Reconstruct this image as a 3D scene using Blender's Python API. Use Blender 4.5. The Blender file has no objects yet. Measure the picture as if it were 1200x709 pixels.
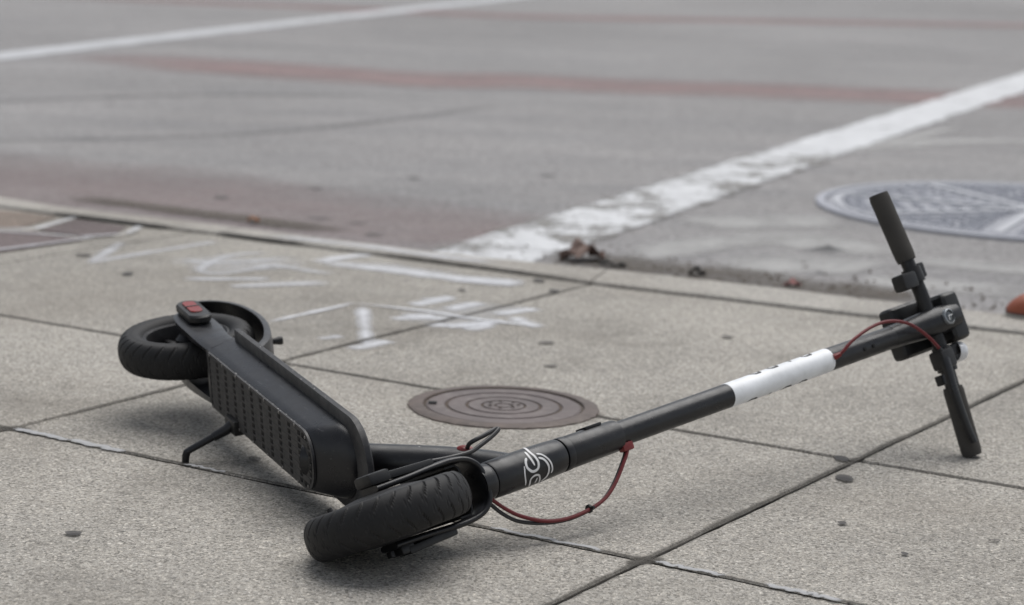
import bpy, bmesh, math, random
import numpy as np
from mathutils import Matrix, Vector
C = bpy.context.scene.collection
rnd = random.Random(7)
R_ = math.radians

# ------------------------------------------------------------------ camera
def mat4(rows, t):
    return Matrix([list(r) + [t[i]] for i, r in enumerate(rows)] + [[0, 0, 0, 1]])
cam_d = bpy.data.cameras.new('camera')
cam_d.sensor_width = 36.0
cam_d.lens = 36.0 * 2628.52 / 1200.0
cam_d.clip_start = 0.05
cam_d.clip_end = 600
cam_d.dof.use_dof = True
cam_d.dof.focus_distance = 2.95
cam_d.dof.aperture_fstop = 5.0
cam = bpy.data.objects.new('camera', cam_d)
C.objects.link(cam)
rt = (0.99942, 0.00598, 0.03345); dn = (0.03398, -0.17581, -0.98384); fw = (0.0, 0.98441, -0.17592)
cam.matrix_world = mat4([[rt[i], -dn[i], -fw[i]] for i in range(3)], (0, 0, 0.82073))
bpy.context.scene.camera = cam

# ------------------------------------------------------------------ sky and sun (overcast)
EL, AZ = R_(66), R_(25)
w = bpy.data.worlds.new("World"); bpy.context.scene.world = w; w.use_nodes = True
nt = w.node_tree; nt.nodes.clear()
sky = nt.nodes.new('ShaderNodeTexSky'); sky.sky_type = 'NISHITA'; sky.sun_disc = False
sky.sun_elevation = EL; sky.sun_rotation = AZ
hs = nt.nodes.new('ShaderNodeHueSaturation'); hs.inputs['Saturation'].default_value = 0.30
bg = nt.nodes.new('ShaderNodeBackground'); bg.inputs['Strength'].default_value = 0.06
wo = nt.nodes.new('ShaderNodeOutputWorld')
nt.links.new(sky.outputs[0], hs.inputs['Color']); nt.links.new(hs.outputs[0], bg.inputs['Color'])
nt.links.new(bg.outputs[0], wo.inputs[0])
sd = bpy.data.lights.new('sun', 'SUN'); sd.energy = 1.5; sd.angle = R_(60); sd.color = (1, .975, .945)
so = bpy.data.objects.new('sun', sd); C.objects.link(so)
sv = Vector((math.sin(AZ) * math.cos(EL), math.cos(AZ) * math.cos(EL), math.sin(EL)))
so.rotation_euler = sv.to_track_quat('Z', 'Y').to_euler()
vs = bpy.context.scene.view_settings
vs.view_transform = 'Standard'; vs.look = 'None'; vs.gamma = 1; vs.exposure = 0.84

# ------------------------------------------------------------------ materials
def newmat(name):
    m = bpy.data.materials.new(name); m.use_nodes = True
    nt = m.node_tree; b = nt.nodes['Principled BSDF']
    return m, nt, b
def N(nt, t, **kw):
    n = nt.nodes.new(t)
    for k, v in kw.items():
        if k in n.inputs: n.inputs[k].default_value = v
        else: setattr(n, k, v)
    return n
def noise(nt, co, scale, detail=4, rough=.55, dist=0):
    n = N(nt, 'ShaderNodeTexNoise', Scale=scale, Detail=detail, Roughness=rough, Distortion=dist)
    nt.links.new(co, n.inputs['Vector']); return n
def ramp(nt, fac, stops):
    r = nt.nodes.new('ShaderNodeValToRGB'); e = r.color_ramp.elements
    while len(e) < len(stops): e.new(.5)
    for i, (p, c) in enumerate(stops):
        e[i].position = p; e[i].color = (c if len(c) == 4 else tuple(c) + (1,)) if isinstance(c, tuple) else (c, c, c, 1)
    nt.links.new(fac, r.inputs[0]); return r.outputs[0]
def mix(nt, fac, a, b, mode='MIX'):
    m = nt.nodes.new('ShaderNodeMix'); m.data_type = 'RGBA'; m.blend_type = mode
    for sock, v in ((m.inputs[0], fac), (m.inputs[6], a), (m.inputs[7], b)):
        if hasattr(v, 'is_linked'): nt.links.new(v, sock)
        else: sock.default_value = v if not isinstance(v, tuple) or len(v) == 4 else tuple(v) + (1,)
    return m.outputs[2]
def math_(nt, op, a, b=None, c=None):
    m = nt.nodes.new('ShaderNodeMath'); m.operation = op
    for i, v in enumerate((a, b, c)):
        if v is None: continue
        if hasattr(v, 'is_linked'): nt.links.new(v, m.inputs[i])
        else: m.inputs[i].default_value = v
    return m.outputs[0]
def objco(nt): return nt.nodes.new('ShaderNodeTexCoord').outputs['Object']
def bump(nt, b, h, strength, dist):
    n = N(nt, 'ShaderNodeBump', Strength=strength, Distance=dist)
    nt.links.new(h, n.inputs['Height']); nt.links.new(n.outputs[0], b.inputs['Normal'])

def concrete(name, base, warm=1.0, speck=1.0, stain=1.0, sc=1.0):
    m, nt, b = newmat(name); co = objco(nt)
    big = noise(nt, co, 1.3, 5, .6); mid = noise(nt, co, 9, 5, .65)
    v1 = N(nt, 'ShaderNodeTexVoronoi', Scale=300 * sc); nt.links.new(co, v1.inputs['Vector'])
    v2 = N(nt, 'ShaderNodeTexVoronoi', Scale=560 * sc); nt.links.new(co, v2.inputs['Vector'])
    s1 = nt.nodes.new('ShaderNodeSeparateColor'); nt.links.new(v1.outputs['Color'], s1.inputs[0])
    s2 = nt.nodes.new('ShaderNodeSeparateColor'); nt.links.new(v2.outputs['Color'], s2.inputs[0])
    base = tuple(base)
    col = mix(nt, ramp(nt, big.outputs[0], [(.3, 0.), (.7, 1.)]), tuple(c * .80 for c in base), tuple(c * 1.14 for c in base))
    col = mix(nt, math_(nt, 'MULTIPLY', ramp(nt, mid.outputs[0], [(.35, 0.), (.75, 1.)]), .35), col, (base[0] * 1.2, base[1] * 1.19, base[2] * 1.16))
    g1 = ramp(nt, s1.outputs[0], [(0, .36), (.13, .58), (.24, .93), (.7, 1.06), (.88, 1.3), (1, 1.8)])
    g2 = ramp(nt, s2.outputs[1], [(0, .48), (.25, .88), (.7, 1.08), (1, 1.5)])
    tint = mix(nt, math_(nt, 'MULTIPLY', s1.outputs[2], .35 * speck), (1, 1, 1), (1.07, 1.0, .90))
    col = mix(nt, .85 * speck, col, mix(nt, 1., col, g1, 'MULTIPLY'))
    col = mix(nt, .75 * speck, col, mix(nt, 1., col, g2, 'MULTIPLY'))
    col = mix(nt, 1., col, tint, 'MULTIPLY')
    # dirt blotches and small dark specks
    d1 = noise(nt, co, 3.2, 6, .7, .4); d2 = noise(nt, co, 26, 3, .6); d3 = noise(nt, co, 70, 2, .5)
    col = mix(nt, math_(nt, 'MULTIPLY', ramp(nt, d1.outputs[0], [(.50, 0.), (.72, 1.)]), .42 * stain), col, (.125, .115, .10))
    d4 = noise(nt, co, .9, 4, .6, .6)
    col = mix(nt, math_(nt, 'MULTIPLY', ramp(nt, d4.outputs[0], [(.5, 0.), (.66, 1.)]), .30 * stain), col, (.20, .175, .145))
    col = mix(nt, math_(nt, 'MULTIPLY', ramp(nt, d2.outputs[0], [(.68, 0.), (.74, 1.)]), .35 * stain), col, (.075, .07, .068))
    col = mix(nt, math_(nt, 'MULTIPLY', ramp(nt, d3.outputs[0], [(.73, 0.), (.76, 1.)]), .5 * stain), col, (.06, .055, .05))
    oi = nt.nodes.new('ShaderNodeObjectInfo')
    col = mix(nt, 1., col, ramp(nt, oi.outputs['Random'], [(0, .90), (1, 1.06)]), 'MULTIPLY')
    nt.links.new(col, b.inputs['Base Color']); b.inputs['Roughness'].default_value = .88
    b.inputs['Specular IOR Level'].default_value = .3
    h = math_(nt, 'ADD', math_(nt, 'MULTIPLY', s1.outputs[0], .6), math_(nt, 'MULTIPLY', s2.outputs[1], .4))
    bump(nt, b, h, .6, .0016)
    return m
M = {}
M['slab'] = concrete('slab_concrete', (.340, .325, .298))
M['kerb'] = concrete('kerb_concrete', (.365, .35, .325), speck=.8, stain=1.2)
def asphalt():
    m, nt, b = newmat('street_asphalt'); co = objco(nt)
    base = (.262, .254, .252)
    big = noise(nt, co, .35, 6, .6, .6); mid = noise(nt, co, 3.5, 6, .7)
    mp = N(nt, 'ShaderNodeMapping'); mp.inputs['Scale'].default_value = (.5, 3.2, 1); mp.inputs['Rotation'].default_value = (0, 0, R_(4))
    nt.links.new(co, mp.inputs['Vector'])
    st = noise(nt, mp.outputs[0], .9, 5, .65)
    v1 = N(nt, 'ShaderNodeTexVoronoi', Scale=130); nt.links.new(co, v1.inputs['Vector'])
    s1 = nt.nodes.new('ShaderNodeSeparateColor'); nt.links.new(v1.outputs['Color'], s1.inputs[0])
    col = mix(nt, ramp(nt, big.outputs[0], [(.3, 0.), (.7, 1.)]), tuple(c * .83 for c in base), tuple(c * 1.2 for c in base))
    col = mix(nt, math_(nt, 'MULTIPLY', ramp(nt, st.outputs[0], [(.42, 0.), (.68, 1.)]), .55), col, (.175, .175, .18))
    col = mix(nt, math_(nt, 'MULTIPLY', ramp(nt, mid.outputs[0], [(.4, 0.), (.75, 1.)]), .45), col, (.305, .292, .285))
    g1 = ramp(nt, s1.outputs[0], [(0, .45), (.25, .85), (.7, 1.05), (1, 1.55)])
    col = mix(nt, .8, col, mix(nt, 1., col, g1, 'MULTIPLY'))
    d2 = noise(nt, co, 7, 4, .7)
    col = mix(nt, math_(nt, 'MULTIPLY', ramp(nt, d2.outputs[0], [(.62, 0.), (.72, 1.)]), .5), col, (.09, .085, .085))
    nt.links.new(col, b.inputs['Base Color']); b.inputs['Roughness'].default_value = .85
    b.inputs['Specular IOR Level'].default_value = .3
    bump(nt, b, s1.outputs[0], .4, .003)
    return m
M['street'] = asphalt()
def plain(name, col, rough=.6, metal=0., spec=.5, dust=0., dustcol=(.3, .28, .25), dscale=30, bumpy=0, bs=300, scratch=0):
    m, nt, b = newmat(name); co = objco(nt)
    n1 = noise(nt, co, dscale, 5, .65)
    c = mix(nt, ramp(nt, n1.outputs[0], [(.3, 0.), (.7, 1.)]), tuple(x * .85 for x in col), tuple(x * 1.15 for x in col))
    if dust:
        n2 = noise(nt, co, dscale * .6, 6, .7, .5)
        c = mix(nt, math_(nt, 'MULTIPLY', ramp(nt, n2.outputs[0], [(.45, 0.), (.8, 1.)]), dust), c, dustcol)
        n5 = noise(nt, co, dscale * 14, 2, .5)
        c = mix(nt, math_(nt, 'MULTIPLY', ramp(nt, n5.outputs[0], [(.66, 0.), (.72, 1.)]), min(1, dust * 1.3)), c, dustcol)
    if scratch:
        mp = N(nt, 'ShaderNodeMapping'); mp.inputs['Scale'].default_value = (6, 90, 60); mp.inputs['Rotation'].default_value = (.3, .2, .5)
        nt.links.new(co, mp.inputs['Vector']); n4 = noise(nt, mp.outputs[0], 3, 3, .5)
        c = mix(nt, math_(nt, 'MULTIPLY', ramp(nt, n4.outputs[0], [(.70, 0.), (.73, 1.)]), scratch), c, (.32, .32, .33))
    nt.links.new(c, b.inputs['Base Color'])
    n3 = noise(nt, co, dscale * 2, 4, .6)
    nt.links.new(ramp(nt, n3.outputs[0], [(.3, max(.02, rough - .1)), (.7, min(1, rough + .1))]), b.inputs['Roughness'])
    b.inputs['Metallic'].default_value = metal; b.inputs['Specular IOR Level'].default_value = spec
    if bumpy:
        nb = noise(nt, co, bs, 3, .6); bump(nt, b, nb.outputs[0], bumpy, .001)
    return m
M['frame'] = plain('matte_black_frame', (.0070, .0075, .0096), .35, dust=.04, dscale=28, bumpy=.12, bs=1200, scratch=.08)
M['hull'] = plain('matte_black_hull', (.0072, .0078, .0102), .34, dust=.05, dscale=16, bumpy=.12, bs=1000, scratch=.10)
M['plate'] = plain('deck_plate_plastic', (.036, .034, .033), .65, dust=.18, dustcol=(.12, .11, .10), dscale=30)
M['platebase'] = plain('deck_plate_recess', (.006, .006, .006), .8)
def rubber():
    m, nt, b = newmat('tyre_rubber'); co = objco(nt)
    at = N(nt, 'ShaderNodeAttribute'); at.attribute_name = 'fade'
    n1 = noise(nt, co, 22, 5, .65); n2 = noise(nt, co, 160, 3, .6)
    c = mix(nt, math_(nt, 'MULTIPLY', ramp(nt, n1.outputs[0], [(.45, 0.), (.8, 1.)]), .10), (.0065, .0065, .0072), (.09, .086, .082))
    c = mix(nt, math_(nt, 'MULTIPLY', ramp(nt, n2.outputs[0], [(.62, 0.), (.7, 1.)]), .07), c, (.12, .11, .10))
    c = mix(nt, math_(nt, 'MULTIPLY', math_(nt, 'SUBTRACT', 1., at.outputs['Fac']), .45), c, (.075, .072, .07))
    nt.links.new(c, b.inputs['Base Color']); b.inputs['Roughness'].default_value = .62; b.inputs['Specular IOR Level'].default_value = .4
    return m
M['rubber'] = rubber()
M['mat'] = plain('footboard_rubber', (.012, .012, .013), .8, dust=.1)
M['grip'] = plain('grip_rubber', (.056, .0525, .048), .8, spec=.3, dust=.2, dustcol=(.12, .112, .10), bumpy=.3, bs=700)
M['plastic'] = plain('black_plastic', (.0075, .0075, .008), .45, dust=.04)
M['gloss'] = plain('glossy_black_plastic', (.012, .012, .013), .25)
M['flange'] = plain('worn_flange_edge', (.018, .018, .020), .5, dust=.25, dustcol=(.20, .195, .19), dscale=40)
M['rim'] = plain('dark_alloy_rim', (.02, .02, .022), .5, .2, dust=.15, dustcol=(.1, .1, .1), dscale=40)
M['white'] = plain('white_sleeve', (.80, .82, .84), .4, dust=.06, dustcol=(.5, .5, .5), dscale=20)
M['print_black'] = plain('black_print', (.02, .02, .02), .5)
M['print_white'] = plain('white_print', (.72, .72, .72), .5, dust=.15, dscale=60)
M['red_cable'] = plain('red_cable', (.135, .008, .011), .45, dust=.15, dustcol=(.1, .02, .02), dscale=80)
M['black_cable'] = plain('black_cable', (.02, .02, .022), .45, dust=.1)
M['red'] = plain('red_plastic', (.17, .010, .010), .4, dust=.12, dscale=80)
M['reflector'] = plain('red_reflector', (.23, .02, .018), .4, dust=.3, dustcol=(.1, .06, .06), dscale=70)
M['steel'] = plain('screw_steel', (.22, .21, .20), .5, .6)
M['chip'] = plain('bare_metal_chip', (.34, .33, .32), .6, .2)
M['bell'] = plain('silver_bell', (.74, .75, .77), .3, .15)
M['lens'] = plain('headlight_lens', (.09, .10, .11), .15)
M['lens_ring'] = plain('headlight_ring', (.32, .34, .36), .3, .5)
M['gap'] = plain('joint_dirt', (.040, .036, .032), .95, dust=.4, dustcol=(.10, .092, .08), dscale=25)
def iron(name, a, b_, c):
    m, nt, b = newmat(name); co = objco(nt)
    n1 = noise(nt, co, 7, 6, .7, .4); n2 = noise(nt, co, 45, 4, .6)
    col = mix(nt, ramp(nt, n1.outputs[0], [(.35, 0.), (.68, 1.)]), a, b_)
    col = mix(nt, math_(nt, 'MULTIPLY', ramp(nt, n2.outputs[0], [(.5, 0.), (.75, 1.)]), .5), col, c)
    nt.links.new(col, b.inputs['Base Color']); b.inputs['Roughness'].default_value = .62; b.inputs['Metallic'].default_value = .15
    bump(nt, b, n2.outputs[0], .3, .002)
    return m
M['iron'] = iron('rusty_iron', (.068, .054, .048), (.125, .092, .078), (.19, .155, .13))
M['iron_lid'] = iron('worn_iron_lid', (.100, .083, .080), (.145, .116, .110), (.24, .215, .20))
M['bigiron'] = iron('pale_worn_iron', (.32, .33, .37), (.37, .38, .42), (.43, .44, .47))
M['spoke_iron'] = iron('polished_iron', (.40, .41, .44), (.45, .46, .49), (.50, .51, .53))
M['bigiron_dark'] = iron('dark_iron', (.26, .268, .30), (.30, .307, .335), (.35, .355, .38))
M['tile'] = concrete('purple_brown_paver', (.165, .137, .137), speck=.7)
M['tile2'] = concrete('tan_paver', (.25, .205, .175), speck=.7)
def paint(name, col, lo, hi, nscale, strength=1., stretch=(1, 1, 1)):
    # worn paint: coverage follows the sheet's own 'fade' attribute and a noise
    m, nt, b = newmat(name); co = objco(nt)
    mp = N(nt, 'ShaderNodeMapping'); mp.inputs['Scale'].default_value = stretch; nt.links.new(co, mp.inputs['Vector'])
    at = N(nt, 'ShaderNodeAttribute'); at.attribute_name = 'fade'
    n1 = noise(nt, mp.outputs[0], nscale, 6, .7, .3); n2 = noise(nt, co, nscale * 9, 3, .6)
    v = math_(nt, 'ADD', math_(nt, 'MULTIPLY', n1.outputs[0], .7), math_(nt, 'MULTIPLY', n2.outputs[0], .3))
    v = math_(nt, 'ADD', v, math_(nt, 'MULTIPLY', math_(nt, 'SUBTRACT', at.outputs['Fac'], .55), .62))
    a = ramp(nt, v, [(lo, 0.), (hi, 1.)]); a = math_(nt, 'MULTIPLY', a, strength)
    n3 = noise(nt, co, nscale * 2.5, 4, .6)
    c = mix(nt, ramp(nt, n3.outputs[0], [(.35, 0.), (.7, 1.)]), tuple(x * .82 for x in col), col)
    nt.links.new(c, b.inputs['Base Color']); nt.links.new(a, b.inputs['Alpha']); b.inputs['Roughness'].default_value = .8
    b.inputs['Specular IOR Level'].default_value = .25
    return m
M['road_paint'] = paint('worn_white_road_paint', (.70, .71, .725), .46, .72, 4.5, .95)
M['far_paint'] = paint('far_white_road_paint', (.62, .63, .65), .36, .72, 2.5, .9)
M['chalk'] = paint('white_spray_paint', (.74, .75, .78), .30, .80, 13, .86)
M['chalk_faint'] = paint('faint_spray_paint', (.70, .71, .74), .34, .9, 9, .74)
M['haze_paint'] = paint('overspray', (.66, .67, .69), .42, 1.0, 14, .5)
M['red_band'] = paint('faded_red_surface', (.37, .262, .255), .28, .92, 1.6, .75, (1, 2, 1))
M['pink_patch'] = paint('faint_red_surface', (.315, .25, .245), .28, .95, 1.8, .62)
M['ghost'] = paint('ghost_road_paint', (.50, .495, .485), .36, .80, 5, .75)
M['skid'] = paint('tyre_skid', (.17, .17, .172), .45, .95, 3, .4)
M['gutter_dirt'] = paint('gutter_dirt', (.125, .108, .09), .44, .86, 7, .8)
M['gap_dirt'] = paint('kerb_gap_dirt', (.05, .047, .042), .30, .55, 12, .9)
M['sealant'] = paint('pale_joint_sealant', (.50, .505, .515), .40, .66, 30, .8)
M['gum'] = paint('dark_gum', (.075, .072, .072), .22, .40, 50, .85)
M['gum_faint'] = paint('dark_stain', (.12, .112, .105), .30, .60, 60, .7)
M['rust_stain'] = paint('rust_stain', (.11, .085, .07), .30, .60, 16, .9)
M['street_stain'] = paint('street_stain', (.14, .135, .13), .30, .80, 30, .5)
M['leaf'] = plain('dry_leaf', (.17, .115, .095), .8, dust=.5, dustcol=(.30, .23, .20), dscale=40)
M['grit'] = plain('gutter_grit', (.13, .105, .085), .9, dust=.4, dustcol=(.06, .045, .035), dscale=12)
M['twig'] = plain('dark_twig', (.035, .033, .03), .9)
M['pink'] = plain('pink_scrap', (.34, .16, .15), .8)
M['orange_bit'] = plain('orange_scrap', (.34, .17, .09), .8)
M['shoe'] = plain('orange_leather', (.27, .072, .034), .55, dust=.12, dustcol=(.2, .06, .04), dscale=25)
M['sole'] = plain('pale_sole', (.42, .40, .36), .8, dust=.3)
M['sole_dark'] = plain('dark_welt', (.05, .03, .03), .7)

# ------------------------------------------------------------------ mesh helpers
class MB:
    def __init__(s): s.v = []; s.f = []; s.fade = []
    def add(s, vs, fs, fade=None):
        o = len(s.v); s.v += [tuple(map(float, p)) for p in vs]; s.f += [tuple(i + o for i in f) for f in fs]
        s.fade += list(fade) if fade is not None else [1.] * len(vs)
    def grid(s, rows, closed_u=False, closed_v=False, fade=None):
        n, m = len(rows), len(rows[0]); fs = []
        for i in range(n if closed_v else n - 1):
            for j in range(m if closed_u else m - 1):
                a = i * m + j; b = i * m + (j + 1) % m; c = ((i + 1) % n) * m + (j + 1) % m; d = ((i + 1) % n) * m + j
                fs.append((a, b, c, d))
        s.add([p for r in rows for p in r], fs, fade)
    def tube(s, pts, r, seg=14, caps=True, flat=None):
        P = [np.array(p, float) for p in pts]; n = len(P)
        rr = r if hasattr(r, '__len__') else [r] * n
        T = [P[min(i + 1, n - 1)] - P[max(i - 1, 0)] for i in range(n)]
        T = [t / (np.linalg.norm(t) + 1e-12) for t in T]
        u = np.cross(T[0], [0, 0, 1.]);
        if np.linalg.norm(u) < .1: u = np.cross(T[0], [1., 0, 0])
        u /= np.linalg.norm(u); rows = []
        for i in range(n):
            u = u - T[i] * (u @ T[i]); u /= np.linalg.norm(u); v = np.cross(T[i], u)
            rows.append([P[i] + rr[i] * (math.cos(2 * math.pi * k / seg) * u + math.sin(2 * math.pi * k / seg) * v) for k in range(seg)])
        o = len(s.v); s.grid(rows, closed_u=True)
        if caps:
            s.f.append(tuple(o + k for k in range(seg))[::-1]); s.f.append(tuple(o + (n - 1) * seg + k for k in range(seg)))
    def lathe(s, prof, axis='y', c=(0, 0, 0), seg=48, closed=False, caps=False):
        rows = []
        for (r, h) in prof:
            row = []
            for k in range(seg):
                a = 2 * math.pi * k / seg; x, y = r * math.cos(a), r * math.sin(a)
                p = {'y': (x, h, y), 'z': (x, y, h), 'x': (h, x, y)}[axis]
                row.append((p[0] + c[0], p[1] + c[1], p[2] + c[2]))
            rows.append(row)
        o = len(s.v); s.grid(rows, closed_u=True, closed_v=closed)
        if caps:
            s.f.append(tuple(o + k for k in range(seg))[::-1]); s.f.append(tuple(o + (len(prof) - 1) * seg + k for k in range(seg)))
    def prism(s, pts, z0, z1, axis='z', bev=0):
        # convex-ish outline pts extruded along an axis, with an optional chamfer on the top edge
        def mk(p, h): return {'z': (p[0], p[1], h), 'y': (p[0], h, p[1]), 'x': (h, p[0], p[1])}[axis]
        n = len(pts); lv = [(0, z0), (0, z1)] if not bev else [(bev, z0), (0, z0 + bev), (0, z1 - bev), (bev, z1)]
        cx = sum(p[0] for p in pts) / n; cy = sum(p[1] for p in pts) / n
        rows = []
        for b, h in lv:
            row = []
            for i, p in enumerate(pts):
                if b:
                    d = np.array([cx - p[0], cy - p[1]]); d /= (np.linalg.norm(d) + 1e-9); q = (p[0] + d[0] * b * 1.2, p[1] + d[1] * b * 1.2)
                else: q = p
                row.append(mk(q, h))
            rows.append(row)
        o = len(s.v); s.grid(rows, closed_u=True)
        s.f.append(tuple(o + k for k in range(n))[::-1]); s.f.append(tuple(o + (len(rows) - 1) * n + k for k in range(n)))
    def box(s, c, size, bev=.003, rot=None, seg=2):
        bm = bmesh.new(); bmesh.ops.create_cube(bm, size=1)
        for v in bm.verts: v.co = Vector((v.co.x * size[0], v.co.y * size[1], v.co.z * size[2]))
        if bev: bmesh.ops.bevel(bm, geom=bm.edges[:], offset=bev, segments=seg, profile=.6, affect='EDGES')
        if rot is not None: bm.transform(rot.to_4x4())
        bm.verts.index_update()
        s.add([(v.co.x + c[0], v.co.y + c[1], v.co.z + c[2]) for v in bm.verts], [tuple(v.index for v in f.verts) for f in bm.faces]); bm.free()
    def xf(s, Mx):
        s.v = [tuple(Mx @ Vector(p)) for p in s.v]; return s
    def build(s, name, mat, parent=None, smooth=35, normals=True, mat2=None, test2=None):
        me = bpy.data.meshes.new(name); me.from_pydata(s.v, [], s.f)
        a = me.attributes.new('fade', 'FLOAT', 'POINT'); a.data.foreach_set('value', s.fade)
        me.materials.append(mat)
        if mat2: me.materials.append(mat2)
        if normals:
            bm = bmesh.new(); bm.from_mesh(me); bmesh.ops.recalc_face_normals(bm, faces=bm.faces); bm.to_mesh(me); bm.free()
        if mat2:
            for p in me.polygons:
                if test2(p): p.material_index = 1
        if smooth is not None:
            me.polygons.foreach_set('use_smooth', [True] * len(me.polygons))
            me.set_sharp_from_angle(angle=R_(smooth))
        o = bpy.data.objects.new(name, me); C.objects.link(o)
        if parent is not None: o.parent = parent
        return o
def tag(o, label=None, cat=None, group=None, kind=None):
    for k, v in (('label', label), ('category', cat), ('group', group), ('kind', kind)):
        if v: o[k] = v
    return o
def empty(name, mx):
    o = bpy.data.objects.new(name, None); C.objects.link(o); o.matrix_world = mx; o.empty_display_size = .1; return o
def smooth_pts(pts, n=8):
    P = [np.array(p, float) for p in pts]; P = [2 * P[0] - P[1]] + P + [2 * P[-1] - P[-2]]; out = []
    for i in range(1, len(P) - 2):
        for k in range(n):
            t = k / n; a, b, c, d = P[i - 1:i + 3]
            out.append(.5 * (2 * b + (c - a) * t + (2 * a - 5 * b + 4 * c - d) * t * t + (3 * b - a - 3 * c + d) * t ** 3))
    out.append(P[-2]); return out
def rough_line(a, b, step, amp, r=rnd):
    a, b = np.array(a, float), np.array(b, float); L = np.linalg.norm(b - a); n = max(1, int(L / step))
    d = (b - a) / L; p = np.array([-d[1], d[0]]); out = []
    for i in range(n):
        t = i / n; out.append(a + (b - a) * t + (p * r.uniform(-amp, amp) if i else 0))
    return out

# ------------------------------------------------------------------ street (lower level) and pavement
SZ = -0.06
mb = MB(); mb.add([(-150, -150, SZ), (150, -150, SZ), (150, 150, SZ), (-150, 150, SZ)], [(0, 1, 2, 3)])
street = tag(mb.build('street', M['street'], None, None), kind='structure')

def sheet_ribbon(mb, pts, width, z, across=6, pw=2.2, smooth_n=6):
    P = smooth_pts(pts, smooth_n) if len(pts) > 2 else [np.array(pts[0], float) + (np.array(pts[1], float) - np.array(pts[0], float)) * t for t in np.linspace(0, 1, 12)]
    n = len(P); rows = []; fade = []
    for i in range(n):
        t = P[min(i + 1, n - 1)] - P[max(i - 1, 0)]; t = t[:2] / np.linalg.norm(t[:2]); p = np.array([-t[1], t[0]])
        wd = width[0] + (width[1] - width[0]) * i / (n - 1) if hasattr(width, '__len__') else width
        e = min(1, min(i, n - 1 - i) / max(1, n * .12))
        row = []
        for k in range(across + 1):
            q = k / across * 2 - 1; row.append((P[i][0] + p[0] * q * wd / 2, P[i][1] + p[1] * q * wd / 2, z)); fade.append((1 - abs(q) ** pw) * (.35 + .65 * e))
        rows.append(row)
    mb.grid(rows, fade=fade); return mb
def patch(mb, cx, cy, rx, ry, z, rot=0, seg=24, rings=5, jit=.12):
    ph = [rnd.uniform(0, 6.28) for _ in range(4)]; vs = [(cx, cy, z)]; fade = [1.]
    for j in range(1, rings + 1):
        for k in range(seg):
            a = 2 * math.pi * k / seg; q = j / rings * (1 + jit * (math.sin(2 * a + ph[0]) + .6 * math.sin(3 * a + ph[1]) + .4 * math.sin(5 * a + ph[2])))
            x, y = rx * q * math.cos(a), ry * q * math.sin(a)
            vs.append((cx + x * math.cos(rot) - y * math.sin(rot), cy + x * math.sin(rot) + y * math.cos(rot), z)); fade.append(1 - (j / rings) ** 3)
    fs = [(0, 1 + k, 1 + (k + 1) % seg) for k in range(seg)]
    for j in range(rings - 1):
        for k in range(seg):
            a = 1 + j * seg + k; b = 1 + j * seg + (k + 1) % seg; fs.append((a, b, b + seg, a + seg))
    mb.add(vs, fs, fade); return mb
ZK = [0.]
def flat(name, pts, width, z, mat, parent, **kw):
    ZK[0] = (ZK[0] + .00005) % .0016; z += ZK[0]
    o = sheet_ribbon(MB(), pts, width, z, **kw).build(name, M[mat], parent, None, normals=False); return o

Z1 = SZ + .0010
d1 = np.array([.386, .9225]); p1 = np.array([-d1[1], d1[0]])
def along(o, s, q=0): return tuple(np.array(o) + d1 * s + p1 * q)
LN = (.082, 5.546)
tag(flat('painted_line', [along(LN, s, .15) for s in (-1.7, -.5, 1, 2.5, 4, 6, 8, 11, 15)], .33, Z1 + .0022, 'road_paint', street, across=12, pw=7), 'thick worn white road line running away from the kerb')
M['line_wear_light'] = paint('line_wear_light', (.38, .375, .37), .86, .98, 3, .7)
M['line_wear'] = paint('line_wear', (.27, .258, .24), .76, .87, 5.5, .85)
flat('line_wear', [along(LN, s_, .15) for s_ in (-1.4, -.3, .7, 2.0, 3.6)], .40, Z1 + .0030, 'line_wear', street, across=10, pw=20)
flat('line_wear', [along(LN, s_, .15) for s_ in (3.4, 5, 7, 9)], .36, Z1 + .0030, 'line_wear_light', street, across=10, pw=20)
d2 = np.array([.268, .9634]); p2 = np.array([-d2[1], d2[0]]); FO = np.array([-2.623, 11.34])
tag(flat('painted_line', [tuple(FO + d2 * s + p2 * .16) for s in (-6, -3, 0, 3, 6, 10, 15, 22)], .33, Z1 + .0022, 'far_paint', street, across=10, pw=4), 'thin far white road line')
tag(flat('red_band', [(-2.3, 11.95), (-1.35, 11.45), (-.55, 11.1), (0, 11.2), (.6, 11.12), (1.45, 11.13), (2.1, 11.05), (3.4, 10.9)], 1.25, Z1, 'red_band', street, across=10), 'faded red band across the street')
tag(flat('red_band', [(-4.2, 18.3), (-1.8, 18.0), (0, 17.65), (1.6, 18.1), (4.2, 18.95), (8, 20)], 1.0, Z1, 'red_band', street, across=10), 'faint far red band')
flat('red_band', [(-3.4, 7.3), (-1.5, 6.75), (-.85, 6.35), (-.3, 6.05), (.0, 5.75)], (1.5, 1.1), Z1, 'pink_patch', street, across=12)
flat('skid_mark', [(-2.6, 7.6), (-1.8, 7.79), (-1.17, 8.14), (-.83, 8.5), (-.44, 9.12), (0, 10)], .16, Z1, 'skid', street)
flat('skid_mark', [(-3, 9.0), (-2.14, 9.26), (-1.5, 9.76), (-.6, 10.1)], .22, Z1, 'skid', street)
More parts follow.
